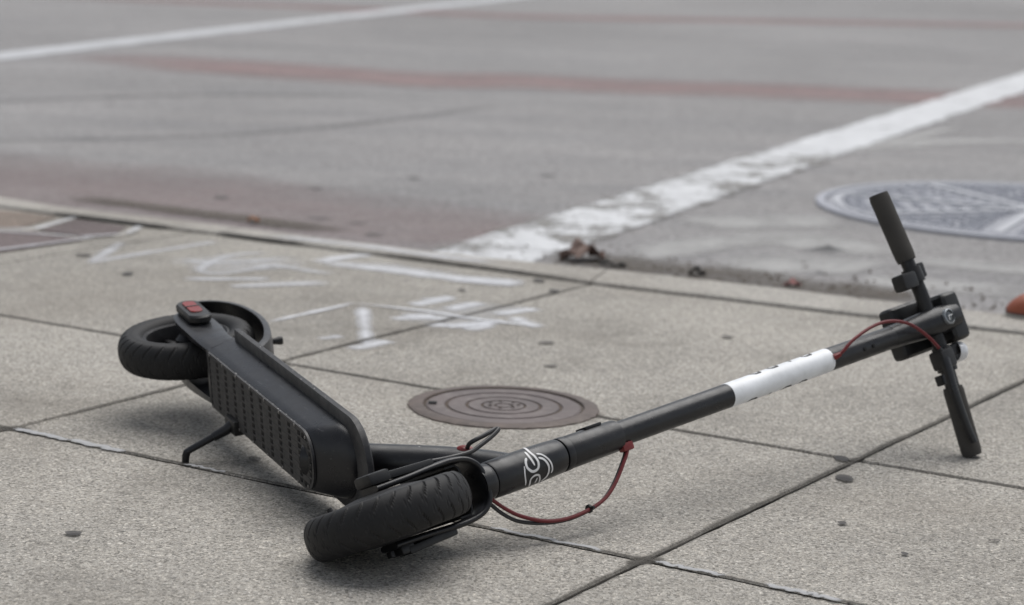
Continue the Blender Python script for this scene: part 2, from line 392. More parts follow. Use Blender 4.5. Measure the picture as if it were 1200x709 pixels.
for pts, wd in (([(1.3, 8.5), (1.78, 8.95), (2.4, 9.0)], .3), ([(1.15, 8.2), (1.9, 9.6)], .16), ([(.30, 5.62), (.55, 5.95), (.95, 6.2)], .28), ([(.50, 6.25), (.75, 6.4), (.95, 6.4)], .4),
                ([(.52, 5.5), (.75, 5.62), (.90, 5.55)], .45), ([(.84, 5.42), (1.0, 5.36), (1.25, 5.3)], .30), ([(.70, 5.9), (.86, 6.0), (.98, 5.8)], .4), ([(1.0, 5.75), (1.3, 5.65), (1.6, 5.5)], .25)):
    flat('ghost_paint', pts, wd, Z1, 'ghost', street, across=10)
tag(flat('gutter_dirt', [(.10, 5.62), (.30, 5.50), (.45, 5.42), (.60, 5.34), (.80, 5.22), (1.0, 5.1)], .40, Z1 + .0017, 'gutter_dirt', street, across=10), kind='stuff')
tag(flat('gutter_dirt', [(-1.3, 6.42), (-.85, 6.14), (-.4, 5.86)], .2, Z1 + .0019, 'gutter_dirt', street, across=10), kind='stuff')
for (x, y, a, b) in ((-.54, 6.14, .04, .04), (-.43, 6.07, .03, .03), (-.37, 5.87, .035, .05), (-.327, 7.12, .03, .05), (-.61, 6.77, .035, .04), (-.86, 6.5, .03, .06), (.1, 7.3, .03, .05)):
    patch(MB(), x, y, a, b, Z1 + .002, .3).build('street_stain', M['street_stain'], street, None, normals=False)

mb = MB(); rg = random.Random(21)
for i in range(260):
    t = rg.random(); x = -.2 + 1.35 * t ** .8; y = 5.50 - .44 * x + abs(rg.gauss(0, .18)); r = rg.uniform(.0022, .0075) * (1.5 if rg.random() < .06 else 1)
    vs = [(x + r * rg.uniform(.6, 1.1) * math.cos(a), y + r * rg.uniform(.6, 1.1) * math.sin(a), SZ + r * rg.uniform(.0, .4)) for a in (0, 1.5, 3.1, 4.6)] + [(x + rg.uniform(-.3, .3) * r, y, SZ + r * rg.uniform(.7, 1.4))]
    mb.add(vs, [(0, 1, 4), (1, 2, 4), (2, 3, 4), (3, 0, 4), (3, 2, 1, 0)])
tag(mb.build('grit', M['grit'], street, None), kind='stuff')
# pavement base (joint dirt) and slabs
u1 = np.array([.527, .850]); u2 = np.array([.850, -.527])
curb_in = [(-3.2, 6.95), (-2.2, 6.3), (-1.481, 5.81), (-1.329, 5.732), (-1.16, 5.63), (-.838, 5.45), (-.719, 5.392), (-.574, 5.306), (-.323, 5.165), (-.16, 5.065), (-.002, 4.975), (.184, 4.85), (.309, 4.785), (.455, 4.715), (.657, 4.605), (.923, 4.48), (1.033, 4.43), (1.5, 4.22), (2.4, 3.85), (4.0, 3.2)]
curb_out = [(-3.25, 7.17), (-2.3, 6.53), (-1.54, 6.042), (-1.377, 5.941), (-1.178, 5.79), (-.905, 5.65), (-.779, 5.583), (-.597, 5.475), (-.332, 5.325), (-.165, 5.228), (-.003, 5.155), (.18, 5.085), (.324, 5.025), (.49, 4.942), (.672, 4.845), (.876, 4.74), (1.072, 4.64), (1.56, 4.41), (2.46, 4.04), (4.06, 3.4)]
def in_y(x):
    for (x0, y0), (x1, y1) in zip(curb_in, curb_in[1:]):
        if x0 <= x <= x1: return y0 + (y1 - y0) * (x - x0) / (x1 - x0)
    return 3.2 if x > 0 else 7.0
bz = -.0065
mb = MB()
ring = [(-8, -8), (8, -8), (8, 1.7)] + curb_in[::-1] + [(-8, 9.5)]
mb.prism([(x, y) for x, y in ring], SZ - .05, bz)
pavement = tag(mb.build('pavement', M['gap'], None, None), kind='structure')

def slab(poly, name='slab', mat='slab', gap=.0039, top=0., parent=None, rc=.012, jag=.0011):
    # inset polygon, rounded corners, ragged chamfered edge
    P = [np.array(p, float) for p in poly]; n = len(P)
    A = sum(P[i][0] * P[(i + 1) % n][1] - P[(i + 1) % n][0] * P[i][1] for i in range(n))
    if A < 0: P = P[::-1]
    def inset(Q, d):
        out = []; n = len(Q)
        for i in range(n):
            a, b, c = Q[i - 1], Q[i], Q[(i + 1) % n]
            e1 = (b - a) / np.linalg.norm(b - a); e2 = (c - b) / np.linalg.norm(c - b)
            n1 = np.array([-e1[1], e1[0]]); n2 = np.array([-e2[1], e2[0]])
            k = n1 + n2; k /= max(.2, 1 + n1 @ n2); out.append(b + k * d)
        return out
    Q = inset(P, gap); S = []
    for i in range(n):
        a, b, c = Q[i - 1], Q[i], Q[(i + 1) % n]
        e1 = (a - b) / np.linalg.norm(a - b); e2 = (c - b) / np.linalg.norm(c - b)
        if e1 @ e2 > -.95:
            p0, p2 = b + e1 * rc, b + e2 * rc
            for t in (0, .35, .65, 1): S.append((1 - t) ** 2 * p0 + 2 * t * (1 - t) * b + t * t * p2)
        else: S.append(b)
    E = []
    for i in range(len(S)): E += rough_line(S[i], S[(i + 1) % len(S)], .035, jag)
    I = inset(E, .0022)
    mb = MB(); rows = [[(p[0], p[1], bz - .004) for p in E], [(p[0], p[1], top - .003) for p in E], [(p[0], p[1], top) for p in I]]
    mb.grid(rows, closed_u=True); mb.f.append(tuple(2 * len(E) + k for k in range(len(E))))
    return mb.build(name, M[mat], parent or pavement, 30, mat2=M['gap'], test2=lambda p: abs(p.normal.z) < .3 or p.center.z < top - .0035)
cols = [-6.84, -5.73, -4.62, -3.52, -2.41, -1.30, -.19, .92, 2.03, 3.14]
rowsA = [-3.2, -2.05, -.9, .25, 1.33]
def pt(a, b): return u1 * a + u2 * b
# grid corners measured on the pavement: joint A (near), joint B, and the two cross joints
def Apt(b): return pt(2.44 - .004 * (b + 1.85), b)
def Bpt(b): return pt({-2.41: 3.105, -1.30: 3.108, -.19: 3.12}.get(b, 3.10), b)
for c0, c1 in zip(cols, cols[1:]):
    for r0, r1 in zip(rowsA, rowsA[1:] + [None]):
        q = [pt(r0, c0), pt(r0, c1), pt(r1, c1) if r1 else Apt(c1) - u1 * .0016, pt(r1, c0) if r1 else Apt(c0) - u1 * .0016]
        if max(abs(p[0]) for p in q) < 6 and max(p[1] for p in q) > -3.5: slab(q)
    q = [Apt(c0) + u1 * .0016, Apt(c1) + u1 * .0016, Bpt(c1) - u1 * .0020, Bpt(c0) - u1 * .0020]
    if max(abs(p[0]) for p in q) < 6: slab(q)
    def hit(b):
        lo, hi = 2.5, 12.
        for _ in range(50):
            m_ = (lo + hi) / 2; p = pt(m_, b)
            if p[1] < in_y(p[0]): lo = m_
            else: hi = m_
        return pt(lo, b)
    h0, h1 = hit(c0), hit(c1)
    if abs(h0[0]) < 5 and abs(h1[0]) < 5:
        midp = [np.array(p) for p in curb_in if h0[0] + .02 < p[0] < h1[0] - .02]
        slab([Bpt(c0) + u1 * .0020, Bpt(c1) + u1 * .0020, h1] + midp[::-1] + [h0])
# kerb stones
def lerp_at(poly, x):
    for (x0, y0), (x1, y1) in zip(poly, poly[1:]):
        if x0 <= x <= x1: return (x, y0 + (y1 - y0) * (x - x0) / (x1 - x0))
cuts = [-3.1, -2.0, -.72, .17, 1.16, 2.3, 3.9]
for a, b in zip(cuts, cuts[1:]):
    ins = [lerp_at(curb_in, a)] + [p for p in curb_in if a + .03 < p[0] < b - .03] + [lerp_at(curb_in, b)]
    sh = .05
    outs = [lerp_at(curb_out, a + sh)] + [p for p in curb_out if a + sh + .03 < p[0] < b + sh - .03] + [lerp_at(curb_out, b + sh)]
    ins = [np.array(p) for p in ins]; outs = [np.array(p) for p in outs]
    m = 40
    def resample(P):
        L = [0]
        for i in range(len(P) - 1): L.append(L[-1] + np.linalg.norm(P[i + 1] - P[i]))
        return [np.array([np.interp(t * L[-1], L, [p[k] for p in P]) for k in (0, 1)]) for t in np.linspace(.002, .998, m)]
    I, O = resample(ins), resample(outs); mb = MB(); rows = []
    for i in range(m):
        d = (O[i] - I[i]); d /= np.linalg.norm(d); j = rnd.uniform(-.003, .003); a_ = I[i] + d * (.004 + abs(j)); o_ = O[i] + d * j
        rows.append([(*a_, -.03), (*a_, .001), (*(a_ + d * .004), .005), (*(o_ - d * .022), .003), (*(o_ - d * .008), -.004), (*o_, -.016), (*(o_ + d * .006), SZ - .03)])
    mb.grid(rows); k = len(rows[0]); mb.f.append(tuple(range(k))); mb.f.append(tuple((m - 1) * k + i for i in range(k)))
    mb.build('kerb_stone', M['kerb'], pavement, 40)
# inlaid pavers at the far left by the kerb
for poly, mt, lab in (([(-1.284, 5.29), (-1.151, 5.325), (-1.013, 5.227), (-1.159, 4.999), (-1.30, 4.93)], 'tile', 'purple brown inlaid paver'),
                      ([(-1.145, 5.345), (-1.096, 5.55), (-.95, 5.45), (-.959, 5.308), (-1.015, 5.265)], 'tile', 'purple brown inlaid paver beside the kerb'),
                      ([(-1.36, 5.665), (-1.252, 5.64), (-1.15, 5.58), (-1.20, 5.37), (-1.40, 5.32)], 'tile2', 'tan inlaid paver')):
    tag(slab(poly, 'paver', mt, gap=.001, top=.004, rc=.006), lab)
for a, b in (((-1.30, 5.30), (-1.02, 5.245)), ((-1.2, 4.97), (-.99, 5.25)), ((-1.16, 5.33), (-1.10, 5.57)), ((-1.03, 5.24), (-.93, 5.32)), ((-.93, 5.31), (-.92, 5.45)), ((-1.32, 5.30), (-1.16, 5.35))):
    flat('pale_mortar', [a, ((a[0] + b[0]) / 2 + .003, (a[1] + b[1]) / 2), b], .03, .006, 'chalk_faint', pavement)

# spray paint marks on the pavement
ZC = .0006
def chalk(pts, wd, mat='chalk', lab=None):
    o = flat('spray_mark', pts, tuple(q * 1.5 for q in wd) if hasattr(wd, '__len__') else wd * 1.5, ZC, mat, pavement, across=10, pw=1.25)
    if lab: o['label'] = lab
chalk([(-.331, 5.155), (-.39, 5.1), (-.448, 5.018)], .055)
chalk([(-.442, 5.019), (-.254, 4.939), (-.091, 4.846), (.027, 4.812)], (.075, .085), lab='long white spray arrow by the kerb')
chalk([(-.11, 4.865), (-.04, 4.835), (.02, 4.812)], .09)
chalk([(-.569, 4.896), (-.535, 4.951), (-.401, 4.862)], .05, 'chalk_faint')
chalk([(-.60, 4.66), (-.543, 4.688), (-.392, 4.752)], .06, 'chalk_faint')
chalk([(-.468, 4.281), (-.395, 4.40), (-.323, 4.515)], .022)
chalk([(-.323, 4.513), (-.179, 4.455), (-.056, 4.375), (.055, 4.326)], .022, lab='thin white spray line with a barb at its end')
chalk([(-.304, 4.49), (-.286, 4.30), (-.267, 4.10)], .034)
chalk([(-.29, 4.045), (-.255, 4.10), (-.232, 4.14)], .045)
chalk([(-.36, 4.13), (-.32, 4.17)], .03, 'chalk_faint')
for z in ([(-.206, 4.518), (-.165, 4.57), (-.13, 4.613)], [(-.185, 4.58), (-.12, 4.63)], [(-.131, 4.483), (-.095, 4.535), (-.06, 4.576)], [(-.24, 4.359), (-.176, 4.385), (-.117, 4.373)], [(-.215, 4.39), (-.15, 4.41)],
          [(-.172, 4.308), (-.09, 4.314), (-.032, 4.352)], [(-.034, 4.444), (.01, 4.49), (.055, 4.529)], [(-.089, 4.27), (-.039, 4.332)], [(.005, 4.43), (.02, 4.38), (.055, 4.318)], [(-.13, 4.29), (-.07, 4.33), (-.01, 4.39)]):
    chalk(z, .045)
chalk([(-.94, 4.9), (-.93, 5.05), (-.923, 5.234)], .035, 'chalk_faint')
chalk([(-.94, 4.9), (-.871, 5.025), (-.752, 5.206), (-.704, 5.284)], .04, 'chalk_faint')
chalk([(-.558, 5.144), (-.65, 5.073), (-.688, 4.871), (-.633, 4.825), (-.537, 4.95)], .032, 'chalk_faint')
chalk([(-.71, 4.742), (-.6, 4.76), (-.518, 4.781)], .05, 'chalk_faint')
chalk([(-.75, 4.99), (-.66, 4.97), (-.52, 5.05)], .035, 'chalk_faint')
sheet_ribbon(MB(), [(-.606, 5.38), (-.331, 5.24), (-.192, 5.15), (-.02, 5.065)], .08, .0062).build('spray_mark', M['chalk_faint'], pavement, None, normals=False)

for x_, y_, a_, b_, r_ in ((-.10, 4.44, .17, .16, .5), (-.26, 4.97, .16, .09, -.4), (-.62, 4.97, .16, .2, .3)):
    patch(MB(), x_, y_, a_, b_, .00045, r_, 32, 8, .2).build('spray_mark', M['haze_paint'], pavement, None, normals=False)
# pale sealant left in the near joint
for a, b, s_ in ((-2.40, -2.28, 1.0), (-2.29, -2.17, 1.15), (-1.54, -1.35, .65), (-1.285, -1.18, .7), (-1.13, -1.02, .9), (-.99, -.9, .5), (-2.06, -1.98, .5)):
    pts = []
    for t in np.linspace(a, b, 16): p = Apt(t) + u1 * rnd.uniform(-.0035, .0035) - u1 * .003; pts.append(tuple(p))
    flat('joint_sealant', pts, .021 * s_, .0022, 'sealant', pavement, across=6)

for pts, wd in (([(-1.17, 5.628), (-1.0, 5.535), (-.84, 5.446)], .045), ([(-.72, 5.388), (-.6, 5.315), (-.5, 5.262)], .04), ([(-.33, 5.165), (-.1, 5.03), (.1, 4.905)], .02)):
    flat('gap_dirt', pts, wd, .0056, 'gap_dirt', pavement)
M['joint_stain'] = paint('joint_stain', (.10, .092, .08), .30, .75, 14, .75)
def stain_line(pts, wd=.026): flat('joint_stain', [tuple(p) for p in pts], wd, .0004, 'joint_stain', pavement, across=8, pw=1.0)
for b_ in (-2.41, -1.30, -.19):
    stain_line([pt(t, b_ + rnd.uniform(-.002, .002)) for t in np.arange(1.2 if b_ > -2 else 2.45, 4.3, .12)], .025)
stain_line([Apt(t) + u1 * rnd.uniform(-.003, .003) for t in np.arange(-3.2, .3, .08)], .017)
stain_line([Bpt(-2.41) + (Bpt(-1.3) - Bpt(-2.41)) * t for t in np.linspace(0, 1, 14)]); stain_line([Bpt(-1.3) + (Bpt(-.19) - Bpt(-1.3)) * t for t in np.linspace(0, 1, 14)]); stain_line([Bpt(-3.52) + (Bpt(-2.41) - Bpt(-3.52)) * t for t in np.linspace(0, 1, 14)])
stain_line([(x, in_y(x) - .012) for x in np.arange(-1.4, 1.6, .08)], .018)
for b_ in (-2.405, -1.298):
    q = Apt(b_); patch(MB(), q[0], q[1], .035, .02, .0010, .4).build('joint_stain', M['joint_stain'], pavement, None, normals=False)
# gum spots and stains
gum = [(-.553, 2.784, .0115, .013, 'gum'), (.51, 3.326, .0125, .019, 'gum'), (.498, 3.207, .0150, .020, 'gum'), (.46, 2.959, .0065, .009, 'gum'), (.655, 2.899, .011, .004, 'gum_faint'), (.522, 2.82, .005, .008, 'gum'),
       (-.971, 5.003, .022, .03, 'gum_faint'), (-.831, 4.773, .014, .02, 'gum'), (-.473, 4.091, .012, .018, 'gum_faint'), (.074, 3.948, .014, .014, 'gum_faint'), (.067, 4.161, .02, .016, 'gum_faint'),
       (.058, 4.866, .014, .022, 'gum'), (-.108, 4.711, .010, .022, 'gum_faint'), (-.52, 4.33, .013, .012, 'gum'), (.09, 4.74, .012, .02, 'gum'), (.42, 4.28, .014, .02, 'gum_faint'), (-.37, 3.20, .011, .018, 'gum_faint')]
for x, y, a, b, mt in gum: patch(MB(), x, y, a, b, .0030 - .001 * a, .2, jit=.06).build('gum_spot', M[mt], pavement, None, normals=False)

# ------------------------------------------------------------------ small utility cover in the pavement
uc = empty('utility_cover', Matrix.Translation((-.008, 3.61, 0)))
tag(uc, 'small round rusty iron cover with concentric rings set into the pavement slab', 'utility cover')
patch(MB(), 0, 0, .176, .176, .0012, 0, 64, 6, .02).build('rust_stain', M['rust_stain'], uc, None, normals=False)
mb = MB(); rows = []
for (r, z) in [(.158, -.006), (.157, .0020), (.150, .0042), (.134, .0046), (.1325, .003), (.1325, -.006)]:
    rows.append([((r + (rnd.uniform(-.0022, .0026) if r > .155 else 0)) * math.cos(2 * math.pi * k / 120), (r + (rnd.uniform(-.0022, .0026) if r > .155 else 0)) * math.sin(2 * math.pi * k / 120), z + (rnd.uniform(-.0005, .0005) if r > .14 else 0)) for k in range(120)])
mb.grid(rows, closed_u=True); mb.build('rim', M['iron'], uc)
mb = MB(); prof = [(.1285, -.006), (.1285, .003), (.126, .0052), (.098, .0052), (.0965, .0022), (.0925, .0022), (.091, .0052), (.064, .0052), (.0625, .0022), (.059, .0022), (.0575, .0052), (.038, .0052), (.037, .0025), (.034, .0025), (.033, .0052), (.0165, .0052), (.0155, .003), (.013, .003), (.012, .0052), (.0005, .0052)]
mb.lathe(prof, 'z', seg=96); mb.build('lid', M['iron_lid'], uc, 25).location.z = -.0022
mb = MB(); mb.box((-.117, -.004, .0056), (.014, .011, .0012), .0004); mb.build('pick_hole', M['platebase'], uc)
mb = MB()
for k in range(7):
    a = k * 2 * math.pi / 7; mb.box((.0245 * math.cos(a), .0245 * math.sin(a), .0055), (.006, .004, .0016), .0004)
mb.build('boss', M['iron'], uc)

# ------------------------------------------------------------------ big manhole cover in the street
mh = empty('manhole_cover', Matrix.Translation((1.585, 6.79, SZ)))
tag(mh, 'large pale iron manhole cover with spokes and scroll pattern in the street', 'manhole cover')
mb = MB(); mb.lathe([(.665, .0), (.665, .010), (.658, .013), (.640, .013), (.636, .010), (.636, 0)], 'z', seg=128); mb.build('rim', M['bigiron'], mh)
mb = MB(); mb.lathe([(.632, .0), (.630, .007), (.003, .007)], 'z', seg=96); mb.build('lid', M['bigiron_dark'], mh)
mb = MB(); mb.lathe([(.612, .006), (.610, .012), (.592, .012), (.590, .006)], 'z', seg=128); mb.build('ring', M['spoke_iron'], mh)
HUBR = .05
mb = MB(); mb.lathe([(HUBR, .006), (HUBR - .003, .014), (.003, .014)], 'z', seg=48); mb.build('hub', M['spoke_iron'], mh)
for k in range(8):
    a = R_(22) + k * math.pi / 4; mb = MB()
    mb.box((0, 0, 0), (.535, .030, .011), .003); mb.xf(Matrix.Translation((.318 * math.cos(a), .318 * math.sin(a), .0085)) @ Matrix.Rotation(a, 4, 'Z')); mb.build('spoke', M['spoke_iron'], mh)
for k in range(8):
    a0 = R_(22) + k * math.pi / 4; mb = MB()
    for r in (.12, .18, .24, .30, .36, .42, .48, .53, .565):
        half = math.pi / 8 - .045 / r; n = max(1, int(2 * half * r / .075))
        for j in range(n):
            c = a0 + math.pi / 8 - half + (j + .5) * 2 * half / n; e = half / n * .78
            mb.tube([((r + .012 * math.sin(3.1 * (t + 1) + j)) * math.cos(c + e * t), (r + .012 * math.sin(3.1 * (t + 1) + j)) * math.sin(c + e * t), .0072) for t in np.linspace(-1, 1, 7)], .0075, 6)
    mb.build('scroll_ridge', M['bigiron'], mh)['kind'] = 'stuff'

# ------------------------------------------------------------------ litter
def crumpled(name, loc, L, W, H, mat, label, cat, seed, rot=0):
    r = random.Random(seed); mb = MB(); rows = []; n, m = 14, 10; ph = [r.uniform(0, 6) for _ in range(8)]
    for i in range(n + 1):
        u = i / n * 2 - 1; wd = W * (1 - abs(u) ** 1.8) ** .7 + .002; row = []
        for j in range(m + 1):
            v = j / m * 2 - 1
            z = H * (.45 * (1 - u * u) * (.6 + .4 * math.sin(3 * u + ph[0])) + .28 * abs(math.sin(2.6 * v + 2 * u + ph[1])) + .22 * math.sin(5 * u + ph[2]) * v + r.uniform(-.10, .10))
            row.append((u * L / 2 + r.uniform(-.002, .002), v * wd / 2 * (1 + .25 * math.sin(6 * u + ph[3])), max(.001, z)))
        rows.append(row)
    mb.grid(rows); bot = [[(p[0], p[1], p[2] - .0012) for p in row] for row in rows]; mb.grid(bot)
    o = mb.build(name, M[mat], None, 25); o.matrix_world = Matrix.Translation(loc) @ Matrix.Rotation(rot, 4, 'Z'); return tag(o, label, cat)
crumpled('dry_leaf', (.172, 5.56, SZ + .002), .115, .10, .055, 'leaf', 'crumpled brown dry leaf lying at the kerb edge near the white line', 'leaf', 3, .1)
crumpled('twig', (.245, 5.47, SZ + .002), .075, .03, .022, 'twig', 'small dark twig scrap beside the dry leaf at the kerb', 'twig', 5, -.5)
crumpled('paper_scrap', (.665, 5.27, SZ + .002), .04, .03, .02, 'pink', 'small reddish scrap in the gutter left of the handlebar', 'litter', 8)
crumpled('dirt_clod', (.448, 5.385, SZ + .002), .04, .035, .028, 'twig', 'small dark clod in the gutter between the leaf and the reddish scrap', 'litter', 9)
crumpled('orange_scrap', (-.705, 6.0, SZ + .008), .032, .035, .018, 'orange_bit', 'tiny orange scrap on the street beyond the kerb at the left', 'litter', 11)

# orange shoe at the right edge
sh = empty('shoe', Matrix.Translation((1.032, 4.62, .003)) @ Matrix.Rotation(R_(-4), 4, 'Z'))
tag(sh, 'orange brown shoe toe with a pale sole at the right edge beyond the kerb', 'shoe')
def shoe_half(x):  # half-width along the length
    return .046 * math.sqrt(max(0, 1 - ((x - .09) / .092) ** 2)) if x < .09 else (.046 - .010 * math.sin((x - .09) / .1 * math.pi) if x < .19 else max(.004, .036 * math.sqrt(max(0, 1 - ((x - .19) / .092) ** 2))))
xs = [.0008 + .28 * (1 - math.cos(t)) / 2 for t in np.linspace(0, math.pi, 40)]
def shoe_top(x): return .012 + .036 * min(1, (x / .035)) ** .55 + (.055 * max(0, (x - .05) / .13) ** 1.3 if x < .18 else .055 * (.13 / .13) ** 1.3 + .012 * math.sin((x - .18) / .1 * 3.14))
mb = MB(); rows = []
for x in xs:
    h, wd = shoe_top(x), shoe_half(x); rows.append([(x, wd * math.cos(a) * (1 if math.sin(a) < .7 else .95), .009 + (h - .009) * max(0, math.sin(a)) ** .75) for a in np.linspace(0, math.pi, 15)])
mb.grid(rows); mb.build('upper', M['shoe'], sh, 60)
for nm, z0, z1, g, mt in (('sole', .0, .007, 1.04, 'sole'), ('welt', .007, .011, 1.05, 'sole_dark')):
    mb = MB(); ol = [(x * 1.0 - .002 * (g - 1), -shoe_half(x) * g) for x in xs] + [(x, shoe_half(x) * g) for x in xs[::-1]]
    mb.prism(ol, z0, z1, bev=.001); mb.build(nm, M[mt], sh)
mb = MB()
for i in range(5):
    x = .10 + i * .018; h = shoe_top(x); mb.tube([(x, -.02, h - .004), (x + .003, 0, h + .002), (x, .02, h - .004)], .0022, 8)
mb.build('lace', M['black_cable'], sh)

# ------------------------------------------------------------------ the scooter, lying on its left side
# local axes of the machine: x forward, y left, z up, rear axle at (0, 0, .108)
SR = [[0.42869, 0.0742346, 0.9003966], [-0.9017753, 0.0958424, 0.4214447], [-0.0550104, -0.9926245, 0.1080296]]
ST = (-0.6070339, 3.4213977, 0.102386)
scooter = empty('electric_scooter', mat4(SR, ST))
tag(scooter, 'black electric kick scooter with a white stem sleeve lying on its side on the pavement', 'scooter')
# steering frame: x forward, y left, z up along the steering axis
rk, dl = .3115, -.44474
fl = np.array([[math.cos(rk), 0, -math.sin(rk)], [0, 1, 0], [math.sin(rk), 0, math.cos(rk)]])
Rs_ = np.array([[0.9118591, 0.4095212, -0.0283799], [-0.4095212, 0.9027212, -0.1318589], [-0.0283799, 0.1318589, 0.9908622]])
FM = mat4((Rs_ @ fl).tolist(), (0.85947, 0, 0.11199))
def fpart(mb, name, mat, parent=scooter, smooth=35): return mb.xf(FM).build(name, M[mat], parent, smooth)
def bpart(mb, name, mat, parent=scooter, smooth=35): return mb.build(name, M[mat], parent, smooth)

def outline(hw, xr, xf, rc, n=10):
    pts = [(xr, -hw)]
    for x in np.linspace(xr, xf - rc, 12)[1:-1]: pts.append((x, -hw))
    for k in range(n + 1):
        a = -math.pi / 2 + math.pi / 2 * k / n; pts.append((xf - rc + rc * math.cos(a), -hw + rc + rc * math.sin(a)))
    for k in range(n + 1):
        a = math.pi / 2 * k / n; pts.append((xf - rc + rc * math.cos(a), hw - rc + rc * math.sin(a)))
    for x in np.linspace(xf - rc, xr, 12)[1:-1]: pts.append((x, hw))
    pts.append((xr, hw)); return pts
# hull of the deck
mb = MB(); rows = []
for z, hw, xf, rc in ((.0885, .0410, .6400, .036), (.0900, .0432, .6430, .038), (.100, .0462, .655, .041), (.112, .0492, .668, .044), (.122, .0515, .679, .047), (.130, .0528, .685, .048), (.134, .0528, .685, .048)):
    rows.append([(x, y, z) for x, y in outline(hw, .172, xf, rc)])
n = len(rows[0]); mb.grid(rows, closed_u=True); mb.f.append(tuple(range(n))[::-1]); mb.f.append(tuple((len(rows) - 1) * n + k for k in range(n)))
bpart(mb, 'deck_hull', 'hull', smooth=40)
# overhanging footboard edge and rubber mat
mb = MB(); rows = []
for z, hw, xf, rc, xr in ((.1310, .0500, .684, .048, .200), (.1302, .0655, .7200, .062, .186), (.1316, .0688, .7245, .064, .183), (.1385, .0692, .7250, .064, .183), (.1410, .0672, .7230, .063, .185), (.1412, .0600, .715, .058, .192)):
    rows.append([(x, y, z) for x, y in outline(hw, xr, xf, rc)])
mb.grid(rows, closed_u=True); mb.f.append(tuple(range(n))[::-1]); mb.f.append(tuple((len(rows) - 1) * n + k for k in range(n)))
fb = bpart(mb, 'footboard', 'flange', smooth=40)
mb = MB(); mb.prism(outline(.058, .2, .70, .055), .1413, .1445); bpart(mb, 'grip_mat', 'mat', fb)
# bottom plate with its pattern of raised ribs
mb = MB(); mb.prism(outline(.0392, .192, .6385, .0345), .0868, .0884, bev=.0005); bp = bpart(mb, 'bottom_plate', 'platebase')
mb = MB(); px, py = .0397, .0096
def inside(x, y):
    if abs(y) > .0388 or x < .196 or x > .636: return False
    dx, dy = x - (.6385 - .0345), abs(y) - (.0392 - .0345)
    return not (dx > 0 and dy > 0 and math.hypot(dx, dy) > .0328)
for i in range(13):
    for j in range(8):
        x0 = .196 + i * px + .004; x1 = x0 + px - .0095; y0 = -.0384 + j * py + .0007; y1 = y0 + py - .0014
        while x1 > x0 + .006 and not (inside(x1, y0) and inside(x1, y1)): x1 -= .001
        if x1 < x0 + .006: continue
        z = .0846; e = .0012
        mb.add([(x0, y0, .087), (x1, y0, .087), (x1, y1, .087), (x0, y1, .087), (x0 + e, y0 + e, z), (x1 - e, y0 + e, z), (x1 - e, y1 - e, z), (x0 + e, y1 - e, z)],
               [(4, 5, 6, 7), (0, 1, 5, 4), (1, 2, 6, 5), (2, 3, 7, 6), (3, 0, 4, 7)])
for j in range(9):
    y = -.0384 + j * py; x0, x1 = .197, .633
    while x1 > .5 and not inside(x1, y): x1 -= .001
    yy0, yy1, z = y - .0014, y + .0014, .0850
    mb.add([(x0, yy0, .087), (x1, yy0, .087), (x1, yy1, .087), (x0, yy1, .087), (x0, yy0, z), (x1, yy0, z), (x1, yy1, z), (x0, yy1, z)], [(4, 5, 6, 7), (0, 1, 5, 4), (1, 2, 6, 5), (2, 3, 7, 6), (3, 0, 4, 7)])
tag(bpart(mb, 'rib_pattern', 'plate', bp, None), kind='stuff')
# raised rim of the plate
mb = MB(); o1, o2 = outline(.0425, .190, .6425, .0375), outline(.0385, .194, .6375, .0338)
mb.grid([[(x, y, .0886) for x, y in o1], [(x, y, .0852) for x, y in o1], [(x, y, .0850) for x, y in o2], [(x, y, .087) for x, y in o2]], closed_u=True)
bpart(mb, 'plate_edge', 'flange', bp)
for sgn in (-1, 1):
    for x in (.20, .262, .325, .388, .451, .514, .577, .618):
        mb = MB(); mb.lathe([(.0024, .0846), (.0022, .0838), (.0002, .0836)], 'z', (x, sgn * (.0402 if x < .6 else .0345), 0), 10); bpart(mb, 'screw', 'steel', bp)
mb = MB(); rc_ = random.Random(5)
for i in range(46):
    x = rc_.uniform(.2, .6); k = rc_.random(); e = rc_.uniform(.0006, .0019)
    if k < .5: p = (x, -.0424, .0862 + rc_.uniform(0, .002))
    elif k < .75: p = (x, -.0691, rc_.uniform(.131, .139))
    else: p = (x, .0424, .0862)
    mb.box(p, (e * rc_.uniform(1, 3.2), e * .6, e * .8), .0002)
tag(bpart(mb, 'paint_chip', 'chip', smooth=None), kind='stuff')
